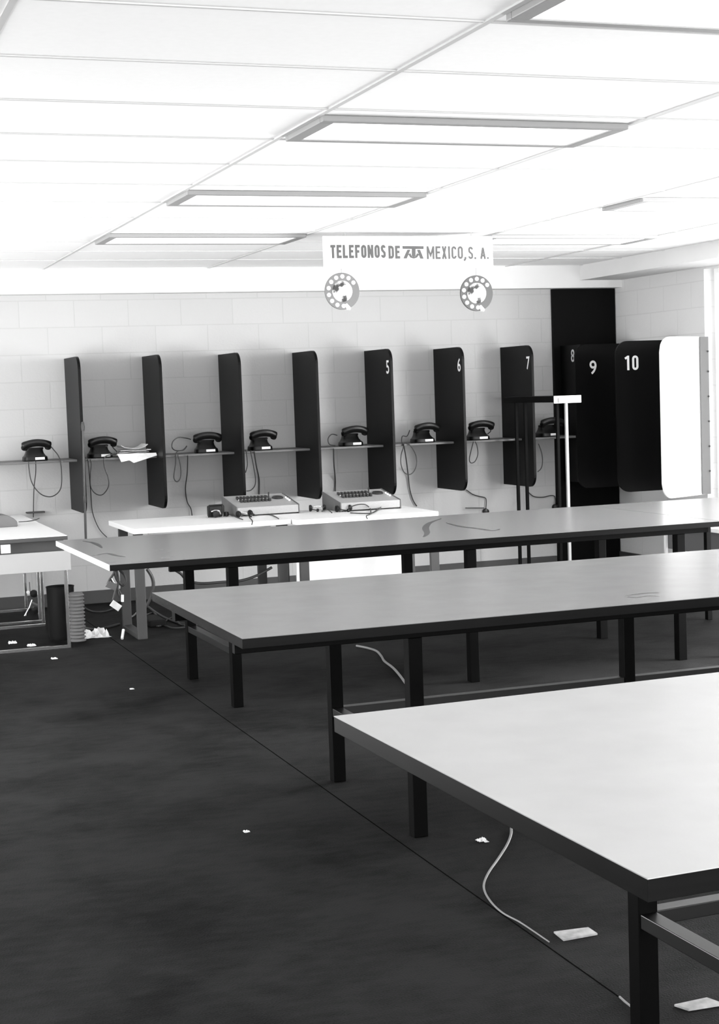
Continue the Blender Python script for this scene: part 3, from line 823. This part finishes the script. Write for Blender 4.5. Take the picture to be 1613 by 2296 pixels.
# black desk set and headsets with their cords
def on_desk(u, v): return atz(u, v, DZ)
p = on_desk(484, 1160)
o = thing('desk_unit', 'small black framed desk telephone unit left of the left switchboard', 'telephone', (p.x, p.y, DZ))
MB().box((-.052, -.012, .004), (.052, .05, .085), .010, seg=3).build('housing', M_phone, o)
fr = MB(); fr.tube([(-.056, -.016, .004), (-.056, -.016, .080), (-.048, -.016, .09), (.048, -.016, .09), (.056, -.016, .080), (.056, -.016, .004)], .005, 7, False).build('frame', M_phone, o)
MB().tube([(-.038, -.03, .045), (-.015, -.04, .052), (.015, -.04, .048), (.03, -.03, .025)], .006, 8).build('handle', M_chrome, o)
MB().lathe([(.001, -.018), (.016, -.014), (.018, 0), (.014, .016), (.001, .02)], (.078, -.01, .020), 'Z', 14).build('knob', M_phone, o)
MB().lathe([(.001, -.014), (.022, -.012), (.024, 0), (.02, .014), (.001, .016)], (-.012, -.05, .026), 'Y', 16).build('earpiece', M_phone, o)

def headset(u, v, rz, label, cords):
    p = on_desk(u, v)
    o = thing('headset', label, 'headset', (p.x, p.y, DZ), rz, 'operator headsets on the desks')
    arc = [(-.05, 0, .02)] + [(-.05 * math.cos(a), .0, .025 + .055 * math.sin(a)) for a in [PI * q / 8 for q in range(1, 8)]] + [(.05, 0, .02)]
    arc = [Vector((x, y + z * .9, z * .35 + .006)) for x, y, z in arc]
    MB().tube(arc, .004, 7).build('headband', M_chrome, o)
    for s_ in (-1, 1):
        MB().lathe([(.001, -.012), (.022, -.010), (.025, 0), (.018, .012), (.001, .015)], (.05 * s_, .008, .026), 'X', 18).build('earpiece', M_phone, o)
    MB().tube([(-.05, -.012, .03), (-.03, -.045, .02), (.0, -.055, .014)], .0035, 6).build('microphone_arm', M_phone, o)
    MB().lathe([(.001, -.01), (.012, -.008), (.012, .006), (.001, .01)], (.008, -.057, .014), 'X', 12).build('microphone', M_phone, o)
    bpy.context.view_layer.update(); inv = o.matrix_world.inverted()
    for c_ in cords:
        pts = [inv @ (atz(a, b_, z)) for a, b_, z in c_]
        MB().tube(pts, .004, 7).build('cord', M_cord, o)
    return o
z = DZ + .005
headset(550, 1160, .3, 'black headset in front of the left switchboard', [[(506, 1153, z), (520, 1155, z), (533, 1161, z + .01), (545, 1165, z)], [(556, 1148, z + .03), (563, 1146, z + .03), (573, 1155, z), (590, 1150, z), (612, 1156, z), (625, 1163, z + .004)], [(560, 1161, z + .01), (566, 1168, z), (565, 1176, DZ - .01)]])
headset(712, 1147, -.4, 'black headset between the two switchboards', [[(722, 1146, z), (735, 1143, z + .02), (745, 1150, z)]])
headset(772, 1148, .1, 'black headset in front of the right switchboard', [[(783, 1138, z + .03), (800, 1132, z + .05), (818, 1131, z + .05), (830, 1139, z + .01), (832, 1148, z)], [(786, 1150, z), (810, 1151, z), (835, 1150, z), (852, 1140, z + .01), (854, 1137, z + .01), (845, 1144, z), (830, 1153, z), (822, 1157, z + .002), (824, 1163, z)]])
# small things on the desk edge
for (u, v, lab) in ((262, 1164, 'tiny dark stub on the left end of the left white desk'), (292, 1164, 'second tiny dark stub on the left white desk'),):
    pass

# ------------------------------------------------------------------ cabling under the desks
def floor_cable(name, pts, r, m, label, z=.006, cat='cable'):
    P = [atz(a[0], a[1], a[2] if len(a) > 2 else z) for a in pts]
    o = MB().tube(P, r, 8).build(name, m); tag(o, label, cat); return o
floor_cable('cable', [(1147, 1857), (1146, 1872), (1137, 1895), (1118, 1925), (1097, 1955), (1086, 1980), (1088, 2000), (1103, 2024), (1128, 2047), (1165, 2067), (1200, 2090), (1232, 2112)], lambda q: .0052 - .0032 * q, M_gcord, 'light grey cable curving over the carpet beside the nearest table')
floor_cable('cable', [(800, 1448), (825, 1453), (845, 1460), (856, 1472), (862, 1482), (880, 1496), (895, 1512), (912, 1535), (925, 1552)], .007, M_gcord, 'light grey cable on the carpet beneath the middle table')
floor_cable('cable', [(1390, 2235), (1402, 2246), (1420, 2262), (1432, 2290), (1440, 2310)], .003, M_gcord, 'thin pale cable end on the carpet at the bottom right')
def air_cable(name, pts, r, m, label, cat='cable'):
    P = [at(u, v, y) for u, v, y in pts]
    o = MB().tube(P, r, 8).build(name, m); tag(o, label, cat); return o
air_cable('cable', [(386, 1275, 10.9), (405, 1286, 10.9), (420, 1301, 10.9), (450, 1308, 10.8), (500, 1305, 10.8), (540, 1302, 10.8), (575, 1291, 10.8), (598, 1279, 10.8), (610, 1272, 10.8)], .010, M_cord, 'thick black cable slung beneath the left white desk')
air_cable('cable', [(330, 1276, 10.62), (340, 1292, 10.62), (344, 1310, 10.62), (340, 1332, 10.62), (332, 1352, 10.62), (322, 1366, 10.62)], .012, M_cord, 'black cable bowing down beside the left desk leg')
rnd = random.Random(3)
CL = [([(186, 1352), (205, 1345), (240, 1343), (262, 1341)], 'dark loose cable on the floor left of the left desk'),
      ([(184, 1358), (205, 1370), (235, 1371), (262, 1362), (290, 1356)], 'dark floor cable curving beside the bin'),
      ([(188, 1407), (215, 1411), (245, 1405), (268, 1399)], 'black floor cable just behind the crumpled newspaper'),
      ([(322, 1352), (345, 1370), (368, 1384), (395, 1395), (420, 1400)], 'thick dark floor cable right of the desk leg'),
      ([(326, 1380), (345, 1374), (356, 1388), (362, 1402), (375, 1390), (392, 1384), (402, 1398), (415, 1402)], 'tangled floor cable with a light connector'),
      ([(340, 1396), (352, 1404), (368, 1402), (388, 1408), (420, 1406)], 'short black floor cable below the tangle'),
      ([(286, 1388), (300, 1380), (306, 1374)], 'short pale cable end between the desk feet')]
for i, (pts, lab) in enumerate(CL):
    floor_cable('cable', pts, .009 if i in (2, 3) else .006, M_cord if i != 6 else M_gcord, lab, z=.009)
o = MB().box(atz(336, 1408, .0), atz(352, 1392, 0) + Vector((.0, 0, .05)), .01).build('junction_box', M_bin)
tag(o, 'small dark junction box among the floor cables', 'box')

# bundle of plugs and cards hanging under the farthest table
o = thing('cable_bundle', 'tangled dark cables with hanging cards beneath the far table corner', 'cable bundle', at(265, 1281, 7.84))
def lo(u, v, y=7.84): return at(u, v, y) - o.location
for pts in ([(258, 1279), (254, 1288), (246, 1300), (240, 1312)], [(262, 1279), (266, 1300), (264, 1320), (268, 1340)], [(268, 1279), (278, 1288), (282, 1302), (276, 1313), (268, 1306), (262, 1292)],
            [(263, 1310), (258, 1330), (254, 1345)], [(262, 1318), (270, 1330), (274, 1338)], [(256, 1279), (262, 1300), (272, 1312)]):
    MB().tube([lo(*q) for q in pts], .0062, 7).build('cable', M_cord, o)
for P, m in (([(243, 1303), (263, 1309), (258, 1324), (235, 1315)], M_tag), ([(254, 1345), (273, 1358), (264, 1370), (245, 1357)], M_card), ([(271, 1333), (277, 1333), (277, 1349), (271, 1349)], M_sign)):
    q = [lo(*a) for a in P]
    MB().prism([(a.x, a.z) for a in q], (0, -.012, 0), (1, 0, 0), (0, 0, 1), (0, 1, 0), .006).build('card', m, o)
P = [lo(*a) for a in [(249, 1297), (253, 1304), (257, 1308)]]
MB().tube(P, .008, 8).build('plug', M_chrome, o)

# bin, ribbed roll, crumpled newspaper
o = thing('waste_bin', 'dark cylindrical waste bin behind the chrome desk frame', 'waste bin', (1.668, 10.72, 0))
MB().lathe([(.001, 0), (.080, 0), (.088, .02), (.093, .355), (.096, .358), (.096, .364), (.089, .364), (.083, .03), (.001, .03)], (0, 0, 0), 'Z', 36).build('drum', M_bin, o)
prof = [(.001, 0)]
for q in range(112):
    prof.append((.050 + .006 * math.sin(q / 112 * 2 * PI * 14), .004 + q * .33 / 112))
prof += [(.042, .335), (.001, .33)]
o = MB().lathe(prof, (1.742, 10.53, 0), 'Z', 26).build('ribbed_canister', M_rib)
tag(o, 'grey ribbed canister standing right of the dark bin', 'canister')
def crumple(u0, v0, s_, seed, label, grp=None, name='newspaper', cat='newspaper', Z=0, m=M_paper):
    p = atz(u0, v0, Z); rn = random.Random(seed); mb = MB(); bm = mb.bm; n = 9; G = []
    hgt = [[rn.random() for _ in range(n + 1)] for _ in range(n + 1)]
    for i in range(n + 1):
        G.append([bm.verts.new((p.x + (i / n - .5) * s_ * (1 + .2 * rn.random()), p.y + (j_ / n - .5) * s_ * 1.1, Z + .002 + (hgt[i][j_] ** 2) * s_ * .30 * (1 if 0 < i < n and 0 < j_ < n else .3))) for j_ in range(n + 1)])
    for i in range(n):
        for j_ in range(n): bm.faces.new((G[i][j_], G[i + 1][j_], G[i + 1][j_ + 1], G[i][j_ + 1]))
    o = mb.build(name, m, None, False)
    md = o.modifiers.new('thickness', 'SOLIDIFY'); md.thickness = .0015
    return tag(o, label, cat, grp)
crumple(208, 1427, .19, 4, 'crumpled newspaper on the carpet right of the bin')
for i, (u, v, s_, lab) in enumerate(((122, 1478, .035, 'small white scrap on the carpet left, before the chrome desk'), (28, 1443, .05, 'white scrap inside the chrome desk frame, leftmost'), (71, 1449, .05, 'white scrap inside the chrome desk frame, right one'),
                                     (1080, 1886, .03, 'white scrap on the carpet left of the light grey cable'), (1091, 1889, .014, 'tiny white crumb beside the scrap near the cable'), (296, 1546, .02, 'tiny pale scrap on the carpet left of the middle table'), (553, 1866, .02, 'tiny pale scrap alone on the open carpet'))):
    crumple(u, v, s_, 20 + i, lab, None, 'paper_scrap', 'paper scrap')
tag(MB().tube([atz(274, 1432, .008), atz(277, 1412, .06)], .010, 10, False).build('white_tube', M_sign), 'small white tube lying by the left desk foot', 'tube')

# chrome-framed desk at the far left
o = thing('office_desk', 'white-topped desk on square chrome loop legs at the left edge', 'desk', (.35, 10.22, 0))
def lc(x, y, z_): return Vector((x - .35, y - 10.22, z_))
X1 = 1.655
MB().box(lc(.35, 10.22, .722), lc(X1, 11.55, .75), .003).build('desktop', M_white, o)
MB().box(lc(.35, 10.214, .722), lc(X1, 10.219, .747), .001).build('edge_strip', M_gleg, o)
MB().box(lc(.37, 10.26, .645), lc(X1 - .02, 10.275, .720), .002).build('drawer_front', M_gleg, o)
MB().box(lc(.36, 10.225, .522), lc(X1 + .015, 10.240, .650), .002).build('modesty_panel', M_board_grey, o)
MB().box(lc(1.225, 10.205, .66), lc(1.285, 10.22, .715), .002).build('switch', M_sign, o)
def loop(y, x0, x1, z1):
    g = MB(); r = .011
    g.box(lc(x0, y - r, .0), lc(x1, y + r, 2 * r), .002); g.box(lc(x0, y - r, 2 * r), lc(x0 + 2 * r, y + r, z1), .002); g.box(lc(x1 - 2 * r, y - r, 2 * r), lc(x1, y + r, z1), .002)
    g.build('leg_frame', M_chrome, o)
loop(10.30, .5, 1.655, .640); loop(11.40, .5, 1.655, .640)
o2 = thing('office_desk', 'white-topped desk behind the chrome-legged one, against the back wall at left', 'desk', (.35, 11.56, 0))
def l2(x, y, z_): return Vector((x - .35, y - 11.56, z_))
MB().box(l2(.35, 11.56, .722), l2(1.66, 12.40, .75), .003).build('desktop', M_white, o2)
MB().box(l2(.40, 11.60, .60), l2(1.62, 11.615, .721), .002).build('drawer_front', M_board_grey, o2)
for y_ in (11.60, 12.32):
    g = MB(); r_ = .011
    g.box(l2(.5, y_ - r_, 0), l2(1.66, y_ + r_, 2 * r_), .002); g.box(l2(.5, y_ - r_, 2 * r_), l2(.522, y_ + r_, .60 if y_ < 12 else .721), .002); g.box(l2(1.638, y_ - r_, 2 * r_), l2(1.66, y_ + r_, .60 if y_ < 12 else .721), .002)
    g.build('leg_frame', M_chrome, o2)
# things on that desk
a = atz(20, 1182, .75)
q = thing('desk_console', 'grey rounded console on the chrome desk, cut by the left edge', 'console', (a.x, a.y, .75))
MB().prism([(-.30, 0), (.062, 0), (.060, .035), (.035, .062), (-.02, .085), (-.30, .09)], (0, 0, 0), (1, 0, 0), (0, 0, 1), (0, 1, 0), .20, .004).build('housing', M_tag, q)
MB().box((-.22, .03, .088), (-.05, .12, .096), .002, Matrix.Rotation(.06, 4, 'Y')).build('keypad', M_key, q)
tag(MB().box(atz(60, 1152, .753), atz(95, 1147, .753) + Vector((0, .0, .012)), .003).build('writing_pad', M_gleg), 'flat dark pad lying at the back of the chrome desk', 'pad')
tag(MB().tube([atz(x_, y_, .754) for x_, y_ in ((42, 1170), (60, 1169), (78, 1166), (88, 1162))], .003, 6).build('cable', M_cord), 'thin cord on top of the chrome desk beside the grey console', 'cable')
# small fan-like gadget seen through the loop leg
a = atz(78, 1360, 0)
q = thing('floor_fan', 'small dark and white gadget on the floor inside the chrome desk frame', 'gadget', (a.x, a.y - .5, 0))
def lg(u, v): return at(u, v, a.y - .5) - q.location
MB().tube([lg(72, 1345), lg(66, 1362), lg(54, 1383)], .006, 7, False).build('stand', M_chrome, q)
MB().tube([lg(66, 1362), lg(60, 1372), lg(58, 1384)], .006, 7, False).build('stand', M_chrome, q)
MB().lathe([(.001, -.03), (.026, -.026), (.030, 0), (.022, .02), (.001, .026)], lg(76, 1331), 'Y', 18).build('motor', M_phone, q)
MB().lathe([(.001, -.03), (.026, -.026), (.028, 0), (.022, .02), (.001, .026)], lg(79, 1367), 'Y', 18).build('foot_pedal', M_phone, q)
MB().lathe([(.001, -.012), (.013, -.01), (.013, .008), (.001, .012)], lg(63, 1328), 'Y', 14).build('cap', M_sign, q)
MB().tube([lg(70, 1350), lg(80, 1355), lg(88, 1358)], .009, 8, False).build('arm', M_tag, q)
MB().tube([lg(66, 1305), lg(67, 1320), lg(70, 1350)], .003, 6).build('cord', M_cord, q)

# ------------------------------------------------------------------ tall narrow stand near the corner
o = thing('tall_stand', 'tall narrow black stand with a white end, in front of partition 7 and the board', 'stand', (5.60, 11.0, 0))
def ls(x, y, z_): return Vector((x - 5.60, y - 11.0, z_))
MB().box(ls(5.604, 11.004, 1.478), ls(5.834, 11.93, 1.528), .003).build('top', M_steel, o)
MB().box(ls(5.600, 10.995, 1.470), ls(5.838, 11.004, 1.528), .002).build('end_cap', M_white, o)
MB().box(ls(5.632, 10.992, 1.474), ls(5.642, 10.996, 1.512)).build('slot', M_key, o)
for (u, y_, m, r_) in ((1272, 11.03, M_rail_top, .011), (1160, 11.86, M_steel, .012), (1180, 11.86, M_steel, .012), (1252, 11.2, M_steel, .012)):
    a = at(u, 1000, y_)
    zt = 1.476
    MB().box(ls(a.x - r_, y_ - r_, 0), ls(a.x + r_, y_ + r_, 1.478), .002).build('leg', m, o)
MB().box(ls(at(1160, 1000, 11.86).x, 11.85, .01), ls(at(1180, 1000, 11.86).x, 11.87, .03)).build('foot_bar', M_steel, o)

# low white-topped table by the window
o = thing('low_table', 'low white-topped table by the window, cut off by the right edge', 'table', (6.41, 9.9, 0))
MB().box((0, 0, .477), (.48, .9, .51), .004).build('tabletop', M_white, o)
MB().box((.035, .03, .30), (.45, .87, .476), .002).build('drawer_box', M_cside, o)
for x, y in ((.02, .02), (.44, .02), (.02, .86), (.44, .86)):
    MB().box((x - .012, y - .012, 0), (x + .012, y + .012, .477), .002).build('leg', M_white, o)

# floor outlet plates in the carpet
for i, (P, lab) in enumerate((([(1242, 2093), (1320, 2083), (1341, 2097), (1264, 2111)], 'white rectangular floor plate on the carpet beside the light cable\'s end'),
                              ([(1512, 2257), (1586, 2241), (1625, 2255), (1545, 2268)], 'white scuffed floor plate at the bottom right corner'))):
    q = [atz(u, v, 0) for u, v in P]; c_ = sum(q, Vector()) / 4
    o = thing('floor_plate', lab, 'floor plate', c_, 0, 'white floor plates')
    MB().prism([((a.x - c_.x), (a.y - c_.y)) for a in q], (0, 0, .0005), (1, 0, 0), (0, 1, 0), (0, 0, 1), .006, .001).build('plate', M_plate, o)
